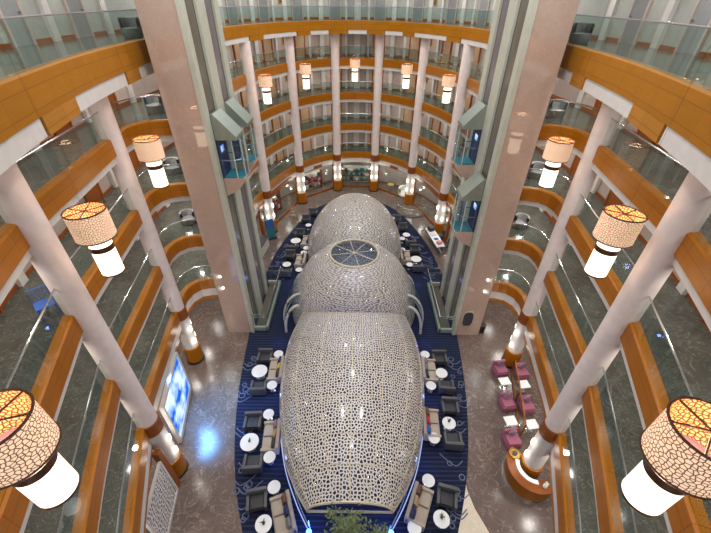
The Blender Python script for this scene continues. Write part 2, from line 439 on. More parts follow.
# ------------------------------------------------------------------ outer walls, doors, pilasters, pictures
door_n = 0
for s in (-1, 1):
    ou = [sidept(s, p) for p in OUT]; side = -1 if s < 0 else 1
    n = normals(ou, side)
    for lv in range(1, 7):
        F = LEVEL[lv]; top = LEVEL.get(lv+1, 21.0)-.9
        w = MB().sweep(ou, n, [(0, F), (0, top), (.2, top), (.2, F)], caps=True)
        o = struct('wall_%s' % SIDES[s], w, M['wall_top'] if lv == 6 else M['wall'])
        b = MB().sweep(ou, n, [(-.03, F), (-.03, F+.14), (0, F+.14), (0, F)]); ob = struct('baseboard_%s' % SIDES[s], b, M['wood_dark'])
    LO = arclen(ou)[-1]
    k = 0; d = 3.2
    BAY = []
    while d < LO-1.0:
        (x, y), (tx, ty) = at_len(ou, d)
        if 3 < y < 21 or y > 26.5: BAY.append((d, x, y, tx, ty))
        d += 4.05
    for lv in range(2, 7):
        F = LEVEL[lv]
        for d, x, y, tx, ty in BAY:
            ang = math.atan2(ty, tx)
            nx, ny = (ty, -tx) if s > 0 else (-ty, tx)      # outward
            ix, iy = -nx, -ny
            door_n += 1
            c = (x+ix*.06, y+iy*.06)
            b = MB(); b.box((c[0], c[1], F+1.06), (1.0, .08, 2.12), ang)
            dr = b.build('door_%d' % door_n, M['wood_dark'] if y < 21 and lv < 6 else (M['grey'] if lv == 6 else M['tan'])); dr['kind'] = 'structure'
            fr = MB()
            for q in (-.56, .56): fr.box((c[0]+tx*q, c[1]+ty*q, F+1.1), (.12, .14, 2.2), ang)
            fr.box((c[0], c[1], F+2.22), (1.24, .14, .12), ang); fr.build('door_frame', M['wood_dark'] if lv < 6 else M['wall'], dr)
            MB().box((c[0]+tx*.4+ix*.07, c[1]+ty*.4+iy*.07, F+1.02), (.12, .05, .03), ang).build('door_handle', M['steel'], dr)
            # white pilaster half way to the next door
            for dd, wd in (((1.15, .22), (2.55, .45)) if y > 21 else ((2.0, .4),)):
                (px, py), (ux, uy) = at_len(ou, min(d+dd, LO-.1))
                a2 = math.atan2(uy, ux); ox, oy = (-uy, ux) if s > 0 else (uy, -ux)
                struct(next_trim(), MB().box((px+ox*.07, py+oy*.07, F+1.12), (wd, .18, 2.24), a2), M['pilaster'])
picgroup = 'framed pictures on the balcony walls'
def picture(lv, s, d, wdt, hgt, label, matf='gold'):
    ou = [sidept(s, p) for p in OUT]
    (x, y), (tx, ty) = at_len(ou, d); ang = math.atan2(ty, tx)
    ix, iy = (-ty, tx) if s > 0 else (ty, -tx)
    t = thing('framed_picture', label, 'picture', (x+ix*.04, y+iy*.04, LEVEL[lv]+1.55), ang+(0 if s > 0 else PI), picgroup)
    b = MB()
    for q in (-1, 1):
        b.box((q*wdt/2, 0, 0), (.06, .06, hgt+.06)); b.box((0, 0, q*hgt/2), (wdt, .06, .06))
    b.build('frame', M[matf], t); MB().box((0, 0, 0), (wdt, .03, hgt)).build('canvas', M['art'], t)
place_words = {-1: ['third from the middle', 'second from the middle', 'nearest the middle'], 1: ['third from the middle', 'second from the middle', 'nearest the middle']}
for lv in range(2, 7):
    for s in (-1, 1):
        LO = arclen([sidept(s, p) for p in OUT])[-1]
        for k, back in enumerate((14.2, 8.2, 2.6)):
            picture(lv, s, LO-back, .55, .7, 'framed picture on the far wall\'s %s half, %s, %s balcony level' % (SIDES[s], place_words[s][k], ORD[lv]))
for s in (-1, 1):
    picture(6, s, 17.6, .8, .8, 'square gold picture on the pale %s wall of the topmost balcony near the tower' % SIDES[s])

# ------------------------------------------------------------------ columns
def column(x, y, r, label, group='round columns'):
    t = thing('column', label, 'column', (x, y, 0), math.atan2(y-20, x) if False else 0, group)
    MB().lathe([(r, 4.45), (r, 16.3)], 28).build('shaft', M['column'], t, True)
    MB().lathe([(r+.01, 3.72), (r+.05, 3.74), (r+.05, 4.42), (r+.01, 4.46)], 28).build('wood_collar', M['wood_dark'], t, True)
    MB().lathe([(r+.02, 1.3), (r+.02, 3.72)], 28).build('lit_drum', M['white'], t, True)
    MB().lathe([(r+.09, 0), (r+.09, 1.3), (r, 1.32)], 28).build('wood_base', M['wood'], t, True)
    MB().lathe([(r+.05, 0), (r+.13, 0), (r+.13, .02), (r+.13, .14), (r+.09, .14)], 28).build('plinth', M['black'], t, True)
    cx, cy = 0-x, 20-y; l = math.hypot(cx, cy); a = math.atan2(cy, cx)
    for q in (-.75, .75):
        sx, sy = (r+.05)*math.cos(a+q), (r+.05)*math.sin(a+q)
        b = MB()
        for z in (1.85, 2.9): b.box((sx, sy, z), (.10, .14, .34), a+q, 0, .02)
        b.build('sconce', M['sconce'], t)
        for z in (1.85, 2.9):
            ld = bpy.data.lights.new('sconce_light', 'POINT'); ld.energy = 13; ld.color = (1, .93, .84); ld.shadow_soft_size = .12
            lo = bpy.data.objects.new('sconce_light', ld); col.objects.link(lo); lo.location = (x+(r+.25)*math.cos(a+q), y+(r+.25)*math.sin(a+q), z)
    return t
for s in (-1, 1):
    w = SIDES[s]
    column(XC+s*6.25, 1.55, .41, 'white round column nearest the camera on the %s side' % w)
    column(XC+s*8.62, 8.35, .41, 'white round column in front of the %s balconies, second from the %s elevator tower' % (w, w))
    column(XC+s*10.15, 15.2, .41, 'white round column in front of the %s balconies beside the %s elevator tower' % (w, w))
    column(XC+s*8.35, 31.3, .42, 'white round column at the far end just behind the %s elevator tower' % w)
    column(XC+s*6.1, 37.8, .42, 'white round column at the far end, second from the %s elevator tower' % w)
    column(XC+s*2.2, 41.4, .42, 'white round column at the far end on the %s side of the middle shop' % w)

# ------------------------------------------------------------------ lanterns
ZT, ZB = 14.15, 12.10
def make_lantern(label):
    t = thing('hanging_lantern', label, 'lantern', (0, 0, ZB), 0, 'hanging lanterns')
    h = ZT-ZB; d0 = h-.80
    ds = MB().lathe([(.51, d0), (.51, h)], 48).build('drum_shade', M['shade'], t, True)
    MB().lathe([(.49, d0), (.49, h)], 48).build('shade_lining', M['shade_in'], ds, True)
    for z in (d0, h):
        MB().tube([(.51*math.cos(a*PI/16), .51*math.sin(a*PI/16), z) for a in range(32)], .022, 6, 0, True).build('shade_ring', M['bronze'], ds, True)
    b = MB()
    for k in range(3):
        a = k*PI/3+.3; b.tube([(-.5*math.cos(a), -.5*math.sin(a), h-.02), (.5*math.cos(a), .5*math.sin(a), h-.02)], .018, 5)
    b.build('cross_bar', M['bronze'], ds)
    lt = MB().lathe([(0, .02), (.28, .02), (.30, .05), (.30, h-.62), (.27, h-.60), (0, h-.60)], 32).build('light_tube', M['tube'], t, True)
    MB().lathe([(.305, h-1.22), (.315, h-1.22), (.315, h-1.06), (.305, h-1.06)], 32).build('tube_band', M['bronze'], lt, True)
    MB().lathe([(.28, 0), (.31, 0), (.31, .05), (.305, .05)], 32).build('base_rim', M['bronze'], lt, True)
    MB().cyl((0, 0, h-.598), .285, .02, 28).build('tube_cap', M['mauve'], lt, True)
    MB().tube([(0, 0, h-.02), (0, 0, 22.0-ZB)], .003, 5).build('suspension_wire', M['bronze'], t)
    return t
LAN = [(-4.93, 2.62, 'hanging lantern nearest the camera on the left, drum shade close to the picture edge'),
       (-7.3, 8.63, 'hanging lantern in front of the nearer left column, second along the left balconies'),
       (-8.6, 14.85, 'hanging lantern beside the left elevator tower at the left balconies'),
       (4.84, 2.62, 'hanging lantern nearest the camera on the right, drum shade close to the picture edge'),
       (7.35, 8.85, 'hanging lantern in front of the nearer right column, second along the right balconies'),
       (8.55, 15.35, 'hanging lantern beside the right elevator tower at the right balconies'),
       (-0.3, 41.0, 'hanging lantern at the far end in the middle of the five there'),
       (4.53, 37.6, 'hanging lantern at the far end, first one right of the middle lantern'),
       (7.19, 31.7, 'hanging lantern at the far end next to the right elevator tower'),
       (-4.75, 36.8, 'hanging lantern at the far end, first one left of the middle lantern'),
       (-7.1, 30.66, 'hanging lantern at the far end next to the left elevator tower')]
first = None
for x, y, lab in LAN:
    if first is None: first = make_lantern(lab); first.location = (x, y, ZB)
    else: dup(first, (x, y, ZB), random.uniform(0, 1), lab)
    ld = bpy.data.lights.new('lantern_light', 'POINT'); ld.energy = 30; ld.color = (1, .72, .46); ld.shadow_soft_size = .3
    lo = bpy.data.objects.new('lantern_light', ld); col.objects.link(lo); lo.location = (x, y, ZT-.25)

# ------------------------------------------------------------------ elevator towers
def prism(mb, prof, y0, y1, s, mi=0):
    """extrude an (x, z) outline between y0 and y1, mirrored by s"""
    a = [(s*x, y0, z) for x, z in prof]; b = [(s*x, y1, z) for x, z in prof]; n = len(prof)
    mb.face(a, None, mi); mb.face(b[::-1], None, mi)
    for i in range(n): mb.face([a[i], a[(i+1) % n], b[(i+1) % n], b[i]], None, mi)
def oct_loop(x0, x1, y0, y1, c): return [(x0, y0), (x1-c, y0), (x1, y0+c), (x1, y1-c), (x1-c, y1), (x0, y1)]
for s in (-1, 1):
    w = SIDES[s]
    t = thing('elevator_tower', 'polished pink granite elevator tower with sage shaft frames on the %s' % w, 'elevator tower', (XC, 0, 0))
    MB().box((s*7.92, 20.2, 12), (1.64, 5.3, 24)).build('granite_pier', M['granite'], t)
    for a, b in ((17.5, 17.95), (19.2, 20.25), (21.55, 22.25)):
        MB().box((s*7.02, (a+b)/2, 12), (.22, b-a, 24)).build('shaft_frame', M['frame'], t)
    for (a, b), m in (((17.95, 19.2), 'shaft'), ((20.25, 21.55), 'shaft2')):
        MB().box((s*7.07, (a+b)/2, 12), (.06, b-a-.12, 23.9)).build('shaft_glass', M[m], t)
        g = MB(); g.box((s*7.07, b-.03, 12), (.07, .06, 23.9)); g.build('guide_rail', M['black'], t)
    pl = MB()
    for c, d in (((s*6.04, 20.35, .17), (.16, 5.3, .34)), ((s*6.5, 17.78, .17), (1.0, .16, .34)), ((s*6.5, 22.92, .17), (1.0, .16, .34))): pl.box(c, d, 0, 0, .01)
    pl.build('pit_curb', M['frame'], t)
    MB().box((s*6.5, 20.35, .04), (.8, 5.0, .05)).build('pit_floor', M['shaft'], t)
    if s > 0:
        o = MB(); n = 20
        pts = [(.33*math.copysign(abs(math.cos(2*PI*i/n))**.6, math.cos(2*PI*i/n)), 1.0*math.copysign(abs(math.sin(2*PI*i/n))**.6, math.sin(2*PI*i/n))) for i in range(n)]
        for rr, yy, mi in ((1.12, 17.52, 0), (1.0, 17.50, 1)):
            a = [(s*7.72+p[0]*rr, yy, 1.55+p[1]*rr*.62) for p in pts]; b2 = [(q[0], 17.56, q[2]) for q in a]
            o.face(a, None, mi)
            for i in range(n): o.face([a[i], a[(i+1) % n], b2[(i+1) % n], b2[i]], None, mi)
        pn = o.build('oval_grille', [M['frame'], M['darkgrey']], t)
        pn['label'] = 'dark rounded grille low on the granite front'
    # glass barrier round the pit
    g = thing('glass_barrier', 'clear glass barrier with thin steel rails round the %s elevator pit' % w, 'barrier', (XC+s*6.4, 20.3, 0))
    for c, d in (((s*-.55, 0, .85), (.02, 5.5, 1.7)), ((0, -2.75, .85), (1.1, .02, 1.7)), ((0, 2.75, .85), (1.1, .02, 1.7))):
        MB().box(c, d).build('glass_panel', M['glass'], g)
    MB().tube([(s*.55, -2.75, 1.7), (s*-.55, -2.75, 1.7), (s*-.55, 2.75, 1.7), (s*.55, 2.75, 1.7)], .034, 5).build('top_rail', M['steel'], g)
    MB().tube([(s*.55, -2.6, 1.35), (s*-.47, -2.6, 1.35), (s*-.47, 2.6, 1.35), (s*.55, 2.6, 1.35)], .024, 5).build('inner_rail', M['steel'], g)
    # cars
    for k, (y0, zt) in enumerate(((17.95, 14.35 if s < 0 else 11.25), (20.2, 14.4))):
        y1 = y0+1.4
        lab = 'glass elevator car with sage metal hood on the %s tower, %s shaft' % (w, 'nearer' if k == 0 else 'farther')
        if s > 0: lab += ', hanging lower' if k == 0 else ', hanging higher'
        c = thing('elevator_car', lab, 'elevator', (XC, 0, zt-4.2), 0, 'glass elevator cars')
        H = MB(); prism(H, [(6.91, 4.2), (6.80, 4.2), (5.85, 3.15), (5.85, 2.98), (6.91, 2.98)], y0+.05, y1-.05, s); H.build('hood', M['hood'], c)
        Gm = MB(); lp = oct_loop(0, 1.12, y0+.06, y1-.06, .35)
        for i in range(5):
            a, b = lp[i], lp[i+1]
            Gm.face([(s*(6.91-a[0]), a[1], 1.0), (s*(6.91-b[0]), b[1], 1.0), (s*(6.91-b[0]), b[1], 2.98), (s*(6.91-a[0]), a[1], 2.98)])
        gw = Gm.build('glass_wall', M['glass_blue'], c)
        P = MB()
        for i in (1, 2, 3, 4): P.tube([(s*(6.91-lp[i][0]), lp[i][1], 1.0), (s*(6.91-lp[i][0]), lp[i][1], 2.98)], .03, 5)
        P.build('corner_post', M['frame'], gw)
        R = MB(); R.tube([(s*(6.91-p[0]*.96), y0+.7+(p[1]-y0-.7)*.96, 1.95) for p in lp], .025, 5); R.build('grab_rail', M['steel'], gw)
        W = MB(); W.box((s*6.86, (y0+y1)/2, 2.0), (.06, 1.25, 1.95)); rp = W.build('rear_panel', M['navy'], c)
        S = MB(); S.box((s*6.80, (y0+y1)/2-.2, 2.45), (.03, .4, .3)); so = S.build('display_screen', M['screen'], rp)
        B = MB(); prism(B, [(6.91, 1.0), (5.8, 1.0), (5.8, .85), (6.2, .35), (6.91, 0)], y0+.05, y1-.05, s); B.build('underside', M['granite'], c)
        D = MB(); D.box((s*6.36, (y0+y1)/2, 1.03), (1.0, 1.2, .04)); D.build('car_floor', M['teal'], c)

# ------------------------------------------------------------------ lattice pods
def shell_grid(fn, nu, nv):
    """fn(u, v) -> point; builds a uv-mapped shell"""
    m = MB(); g = [[Vector(fn(i/nu, j/nv)) for j in range(nv+1)] for i in range(nu+1)]
    V = [[m.bm.verts.new(p) for p in r] for r in g]
    mid = nu//2
    U = [[0]*(nv+1) for _ in range(nu+1)]; W = [[0]*(nv+1) for _ in range(nu+1)]
    for i in range(nu+1):
        a = 0
        for j in range(nv+1):
            if j: a += (g[i][j]-g[i][j-1]).length
            U[i][j] = a
        c = U[i][nv//2]
        U[i] = [q-c for q in U[i]]
    for j in range(nv+1):
        a = 0
        for i in range(nu+1):
            if i: a += (g[i][nv//2]-g[i-1][nv//2]).length
            W[i][j] = a
    for i in range(nu):
        for j in range(nv):
            m._f([V[i][j], V[i][j+1], V[i+1][j+1], V[i+1][j]], [(U[i][j], W[i][j]), (U[i][j+1], W[i][j+1]), (U[i+1][j+1], W[i+1][j+1]), (U[i+1][j], W[i+1][j])])
    return m
def rib(fn, pts, r, t, mat='pod_rib'):
    MB().tube([fn(u, v) for u, v in pts], r, 5).build('rib', M[mat], t, True)
SEC = spline([(5.72, 1.72, 2.5, .92, 0.0), (7.1, 2.55, 1.75, 2.15, .05), (9.0, 3.4, .9, 3.35, .12), (12.2, 4.15, .3, 4.25, .3), (16.2, 4.3, .05, 4.6, .7), (19.6, 3.75, .05, 4.2, 1.05)], 8)
def front_fn(u, v):
    x = u*(len(SEC)-1); i = min(int(x), len(SEC)-2); f = x-i
    Y, a, zb, h, tl = [p*(1-f)+q*f for p, q in zip(SEC[i], SEC[i+1])]
    th = PI*(1-v)
    zz = zb+h*math.sin(th)**.9
    return (.98*a*math.cos(th), Y-tl*zz, zz)
def dome_fn(cy, a, b, h, umin, umax):
    def fn(u, v):                 # v runs round the dome, u from foot to crown
        el = umin+(umax-umin)*u; th = 2*PI*v-PI/2
        return (a*math.cos(el)*math.cos(th), cy+b*math.cos(el)*math.sin(th), .02+h*math.sin(el))
    return fn
front = thing('lattice_pod', 'front egg-shaped gold lattice pod with open lit end, largest of the three', 'pod', (XC, 0, 0), 0, 'lattice pods')
shell_grid(front_fn, 64, 48).build('lattice_shell', M['pod'], front, True, False)
for v in (.0, .14, .26, .38, .5, .62, .74, .86, 1.0): rib(front_fn, [(i/48, v) for i in range(49)], .02 if 0 < v < 1 else .045, front)
for u in (.0, .2, .35, .5, .65, .8, 1.0): rib(front_fn, [(u, i/40) for i in range(41)], .02 if 0 < u < 1 else .05, front)
a, b = front_fn(0, 0), front_fn(0, 1); MB().tube([a, b], .05, 6).build('tie_beam', M['pod_rib'], front)
foot = [(front_fn(i/40, 0)) for i in range(41)]; foot2 = [(front_fn(i/40, 1)) for i in range(41)]
for ft in (foot, foot2):
    g = MB()
    for i in range(28): g.face([(ft[i][0], ft[i][1], .02), (ft[i+1][0], ft[i+1][1], .02), ft[i+1], ft[i]])
    g.build('glass_skirt', M['glass_blue'], front)
    MB().tube([(p[0]*1.03, p[1], .08) for p in ft[:22]], .025, 5).build('led_strip', M['led'], front)
mid = thing('lattice_pod', 'middle round gold lattice dome with an open skylight ring on top', 'pod', (XC, 0, 0), 0, 'lattice pods')
MC, MR, MH = 20.3, 4.6, 5.3; UM = math.acos(1.65/MR)
mfn = dome_fn(MC, MR, MR, MH, .02, UM)
shell_grid(mfn, 28, 72).build('lattice_shell', M['pod'], mid, True, False)
for k in range(12): rib(mfn, [(i/16, k/12) for i in range(17)], .018, mid)
for u in (.0, .3, .62): rib(mfn, [(u, i/48) for i in range(49)], .018, mid)
zt = mfn(1, 0)[2]
MB().tube([(1.65*math.cos(i*PI/20), MC+1.65*math.sin(i*PI/20), zt) for i in range(40)], .07, 6, 0, True).build('skylight_ring', M['pod_rib'], mid, True)
MB().disc((0, MC, zt-.03), 1.62, 40).build('skylight_glass', M['glass_blue'], mid)
b = MB()
for k in range(4):
    q = k*PI/4+.2; b.tube([(-1.62*math.cos(q), MC-1.62*math.sin(q), zt), (1.62*math.cos(q), MC+1.62*math.sin(q), zt)], .025, 5)
b.build('skylight_bar', M['pod_rib'], mid)
back = thing('lattice_pod', 'rear gold lattice pod closest to the far shops', 'pod', (XC, 0, 0), 0, 'lattice pods')
kfn = dome_fn(28.0, 4.3, 6.2, 5.0, .02, PI/2-.02)
shell_grid(kfn, 28, 72).build('lattice_shell', M['pod'], back, True, False)
for k in range(14): rib(kfn, [(i/16, k/14) for i in range(17)], .016, back)
for u in (.0, .25, .5, .75): rib(kfn, [(u, i/48) for i in range(49)], .016, back)
for s in (-1, 1):
    c = thing('glass_canopy', 'curved white-rimmed glass side entrance canopy on the %s between front and middle pods' % SIDES[s], 'canopy', (XC, 0, 0))
    def cfn(u, v): 
        th = u*PI/2*.98
        return (s*(3.6+1.45*math.cos(th)*(.75+.25*math.sin(PI*v))), 17.6+3.6*v, 2.5*math.sin(th)+.03)
    shell_grid(cfn, 10, 14).build('curved_glass', M['glass_blue'], c, True, False)
    for v in (0, .33, 1): MB().tube([cfn(i/12, v) for i in range(13)], .09, 6).build('white_rim', M['white'], c, True)
    MB().tube([cfn(.0, i/12) for i in range(13)], .05, 6).build('foot_rim', M['white'], c, True)
    u = thing('floor_uplight', 'round blue floor spotlight at the %s corner of the open pod end' % SIDES[s], 'spotlight', (XC+s*1.78, 5.75, 0))
    MB().lathe([(0, .02), (.14, .02), (.17, .12), (.12, .2)], 16).build('housing', M['black'], u, True)
    MB().lathe([(0, .26), (.08, .24), (.12, .2)], 16).build('lens', M['blue_led'], u, True)
for i, (x, y, e, c) in enumerate([(-1.78, 5.75, 40, (.1, .25, 1)), (1.6, 5.75, 40, (.1, .25, 1)), (0, 8.5, 110, (.5, .45, 1)), (-2.4, 13, 90, (.5, .45, 1)), (2.2, 13, 90, (.5, .45, 1)), (0, 17, 60, (.7, .65, 1)), (0, 20.6, 70, (.6, .6, 1)), (-2.6, 28, 90, (.6, .6, 1)), (2.4, 28, 90, (.6, .6, 1)), (0, 30, 60, (1, .85, .6))]):
    ld = bpy.data.lights.new('pod_light', 'POINT'); ld.energy = e; ld.color = c; ld.shadow_soft_size = .25
    lo = bpy.data.objects.new('pod_light', ld); col.objects.link(lo); lo.location = (x+XC, y, .6 if i < 2 else 1.4)
for s in (-1, 1):
    for y, xx in ((8.6, 3.75), (12.3, 4.6), (16.5, 5.0), (23.0, 5.1)):
        ld = bpy.data.lights.new('carpet_tint_light', 'POINT'); ld.energy = 8; ld.color = (.2, .3, 1); ld.shadow_soft_size = .1  # bare lamps added outside the pods to colour the carpet blue
        lo = bpy.data.objects.new('carpet_tint_light', ld); col.objects.link(lo); lo.location = (XC+s*xx, y, .5)

# ------------------------------------------------------------------ lounge furniture
def make_armchair(label):
    t = thing('armchair', label, 'armchair', (0, 0, 0), 0, 'charcoal lounge armchairs')     # faces -Y
    MB().box((0, -.02, .27), (.62, .68, .18), 0, 0, .03).build('seat', M['armchair_seat'], t, True)
    MB().box((0, .35, .45), (.92, .16, .62), 0, 0, .04).build('backrest', M['armchair'], t, True)
    for q in (-1, 1): MB().box((q*.39, -.03, .33), (.14, .72, .44), 0, 0, .03).build('armrest', M['armchair'], t, True)
    MB().box((0, -.03, .41), (.6, .6, .12), 0, 0, .04).build('seat_cushion', M['armchair_seat'], t, True)
    for a in (-.38, .38):
        for b in (-.32, .36): MB().cyl((a, b, 0.02), .03, .16, 8).build('leg', M['black'], t)
    return t
def make_sofa(label, L=1.6):
    t = thing('sofa', label, 'sofa', (0, 0, 0), 0, 'beige lounge sofas')                    # faces -Y
    MB().box((0, 0, .22), (L, .9, .26), 0, 0, .03).build('base', M['sofa'], t, True)
    MB().box((0, .38, .5), (L, .18, .56), 0, 0, .04).build('backrest', M['sofa'], t, True)
    for q in (-1, 1): MB().box((q*(L/2-.07), 0, .4), (.14, .9, .38), 0, 0, .03).build('armrest', M['sofa'], t, True)
    for q in (-1, 1): MB().box((q*(L/4-.035), -.06, .4), (L/2-.15, .66, .14), 0, 0, .04).build('seat_cushion', M['sofa'], t, True)
    for a in (-L/2+.1, L/2-.1):
        for b in (-.33, .33): MB().box((a, b, .06), (.06, .06, .1)).build('leg', M['black'], t)
    return t
def make_table(r, h, name, label, group):
    t = thing(name, label, 'table', (0, 0, 0), 0, group)
    MB().lathe([(0, h), (r-.01, h), (r, h-.015), (r-.02, h-.035), (0, h-.035)], 32).build('tabletop', M['tabletop'], t, True)
    MB().cyl((0, 0, .03), .04, h-.065, 10).build('stem', M['steel'], t, True)
    MB().lathe([(0, .04), (.06, .04), (r*.55, .025), (r*.55, .02)], 24).build('foot', M['steel'], t, True)
    return t
PROTO = {}
GZ = .02
def put(kind, x, y, rz, label):
    if kind not in PROTO:
        mk = {'arm': lambda: make_armchair(label), 'sofa': lambda: make_sofa(label), 'big': lambda: make_table(.47, .6, 'coffee_table', label, 'large round coffee tables'),
              'small': lambda: make_table(.30, .55, 'side_table', label, 'small round side tables'), 'mid': lambda: make_table(.36, .6, 'cocktail_table', label, 'round cocktail tables')}[kind]
        o = mk(); o.location = (x, y, GZ); o.rotation_euler = (0, 0, rz); PROTO[kind] = o
        return o
    return dup(PROTO[kind], (x, y, GZ), rz, label)
cush_words = ['far', 'middle', 'near']
def cushions(x, y, rz, where, cols, offs):
    for k, (c, o) in enumerate(zip(cols, offs)):
        b = MB().box((0, 0, 0), (.42, .14, .38), 0, 0, .06, Matrix.Rotation(-.35, 3, 'X'))
        ob = b.build('cushion', M[c], None, True)
        R = Matrix.Rotation(rz, 3, 'Z'); p = R @ Vector((o, .17, .68))
        ob.location = (x+p.x, y+p.y, GZ+p.z); ob.rotation_euler = (0, 0, rz+random.uniform(-.2, .2))
        tag(ob, '%s cushion at the %s of %s' % (c.replace('darkgrey', 'dark grey'), ['far end', 'middle', 'near end'][k] if len(cols) == 3 else ['far end', 'near end'][k], where), 'cushion', 'sofa cushions')
def pxg(px, py, z):      # ground plan position that the survey of the photo gives for a height z
    P = math.radians(36.37); R = math.atan(6/489.5); f = 360.5; H = 18.75
    fw = Vector((0, math.cos(P), -math.sin(P))); rt0 = Vector((1, 0, 0)); up0 = rt0.cross(fw)
    rt = math.cos(R)*rt0+math.sin(R)*up0; up = -math.sin(R)*rt0+math.cos(R)*up0
    d = fw+rt*((px-355.5)/f)-up*((py-266.5)/f); t = (z-H)/d.z
    return d.x*t, d.y*t
FURN = [
 # left of the pods, front to back (chairs face: 0 = towards the camera, pi = away)
 ('small', 274, 487, .55, 0, 'small white side table at the far end of the frontmost left sofa'),
 ('arm', 257, 501, .4, .2, 'charcoal armchair left of the frontmost left sofa, largest in view on the left'),
 ('sofa', 283, 515, .4, -PI/2+.36, 'beige sofa slanting beside the open pod end on the left'),
 ('mid', 263.5, 524, .6, 0, 'white round table with a green sprig by the frontmost left sofa'),
 ('small', 268.5, 414, .55, 0, 'small white side table at the far end of the second left sofa'),
 ('arm', 253, 422, .4, .06, 'charcoal armchair facing the large white table in the second left seating group'),
 ('sofa', 271.5, 437, .4, -PI/2+.08, 'beige sofa with cushions beside the front pod in the second left seating group'),
 ('big', 249.5, 442, .6, 0, 'large white round table in the second left seating group'),
 ('arm', 253, 463, .4, PI+.08, 'charcoal armchair with its back to the camera in the second left seating group'),
 ('small', 269.5, 457, .55, 0, 'small white side table at the near end of the second left sofa'),
 ('small', 278.5, 354, .55, 0, 'small white side table at the far end of the third left sofa'),
 ('arm', 265, 357, .4, .0, 'charcoal armchair facing the camera in the third left seating group'),
 ('sofa', 276, 370, .4, -PI/2+.05, 'beige sofa against the front pod in the third left seating group'),
 ('big', 259.5, 371, .6, 0, 'large white round table in the third left seating group'),
 ('arm', 258.5, 387, .4, PI+.05, 'charcoal armchair with its back to the camera in the third left seating group'),
 ('small', 272, 385, .55, 0, 'small white side table at the near end of the third left sofa'),
 ('arm', 286.5, 272, .4, PI, 'dark armchair with its back to the camera beside the left tower pit'),
 ('mid', 286.8, 264.3, .6, 0, 'white round table between armchairs beyond the left tower pit'),
 ('small', 299, 269.6, .55, 0, 'small white side table near the middle dome on the left'),
 ('sofa', 300.5, 261, .4, -PI/2, 'beige sofa beside the rear pod on the left, nearer of two'),
 ('arm', 290, 255.5, .4, 0, 'dark armchair facing the camera beyond the left tower pit'),
 ('small', 304, 252.5, .55, 0, 'small white side table at the far end of the nearer left rear sofa'),
 ('small', 306.4, 248, .55, 0, 'small white side table at the near end of the farther left rear sofa'),
 ('arm', 291.5, 247.5, .4, PI, 'dark armchair with its back to the camera by the large rear left table'),
 ('sofa', 306.5, 241.5, .4, -PI/2-.05, 'beige sofa beside the rear pod on the left, farther of two'),
 ('big', 295.8, 240.6, .6, 0, 'large white round table at the rear left of the pods'),
 ('arm', 300, 233.5, .4, 0, 'dark armchair facing the camera by the large rear left table'),
 ('small', 308.4, 225, .55, 0, 'small white side table farthest back on the left'),
 ('arm', 306, 219, .4, 0, 'dark armchair farthest back but one on the left carpet edge'),
 ('arm', 313, 212.5, .4, .1, 'dark armchair farthest back on the left carpet edge'),
 # right
 ('small', 428.5, 480.5, .55, 0, 'small white side table at the far end of the frontmost right sofa'),
 ('arm', 447, 498, .4, -.25, 'charcoal armchair right of the frontmost right sofa, largest in view on the right'),
 ('sofa', 419.5, 506, .4, PI/2-.42, 'beige sofa slanting beside the open pod end on the right'),
 ('mid', 441.5, 519, .6, 0, 'white round table with a dark ornament by the frontmost right sofa'),
 ('small', 414.5, 528, .55, 0, 'small white side table at the near end of the frontmost right sofa'),
 ('arm', 450, 407, .4, -.06, 'charcoal armchair facing the camera in the second right seating group'),
 ('sofa', 431, 424, .4, PI/2-.08, 'beige sofa beside the front pod in the second right seating group'),
 ('mid', 449, 423, .6, 0, 'white round table in the second right seating group'),
 ('arm', 453, 440, .4, PI-.06, 'charcoal armchair with its back to the camera in the second right seating group'),
 ('small', 434, 438, .55, 0, 'small white side table at the near end of the second right sofa'),
 ('small', 425, 354.5, .55, 0, 'small white side table at the far end of the third right sofa'),
 ('arm', 439.5, 358.5, .4, 0, 'charcoal armchair facing the camera in the third right seating group'),
 ('sofa', 429, 371, .4, PI/2-.06, 'beige sofa against the front pod in the third right seating group'),
 ('mid', 441.5, 373, .6, 0, 'white round table in the third right seating group'),
 ('arm', 446, 386, .4, PI-.08, 'charcoal armchair with its back to the camera in the third right seating group'),
 ('small', 431, 385.5, .55, 0, 'small white side table at the near end of the third right sofa'),
 ('arm', 417.5, 267, .4, PI, 'dark armchair with its back to the camera beside the right tower pit'),
 ('big', 416, 259, .6, 0, 'large white round table beyond the right tower pit'),
 ('small', 409.7, 264.5, .55, 0, 'small white side table near the middle dome on the right'),
 ('sofa', 405.5, 257, .4, PI/2, 'beige sofa beside the rear pod on the right'),
 ('arm', 415, 250, .4, 0, 'dark armchair facing the camera beyond the right tower pit'),
 ('small', 401.9, 249.4, .55, 0, 'small white side table at the far end of the right rear sofa'),
 ('arm', 411, 242.5, .4, PI, 'dark armchair with its back to the camera by the rear right round table'),
 ('mid', 406.4, 234.7, .6, 0, 'white round table at the rear right of the pods'),
 ('small', 401.9, 238.4, .55, 0, 'small white side table touching the rear pod on the right'),
 ('arm', 402.5, 227.5, .4, 0, 'dark armchair facing the camera by the rear right round table'),
 ('small', 392, 218, .55, 0, 'small white side table farthest back on the right'),
 ('arm', 396.5, 219.5, .4, -.1, 'dark armchair farthest back on the right carpet edge'),
]
sofas = []
for kind, px, py, z, rz, lab in FURN:
    x, y = pxg(px, py, z); put(kind, x, y, rz, lab)
    if kind == 'sofa': sofas.append((x, y, rz, lab))
ccols = [('brown', 'navy', 'grey'), ('mauve', 'tan', 'darkgrey'), ('navy', 'yellow', 'darkgrey'), ('brown', 'grey'), ('grey', 'navy'), ('brown', 'tan', 'navy'), ('brown', 'red', 'blue'), ('mauve', 'grey', 'navy'), ('grey', 'brown')]
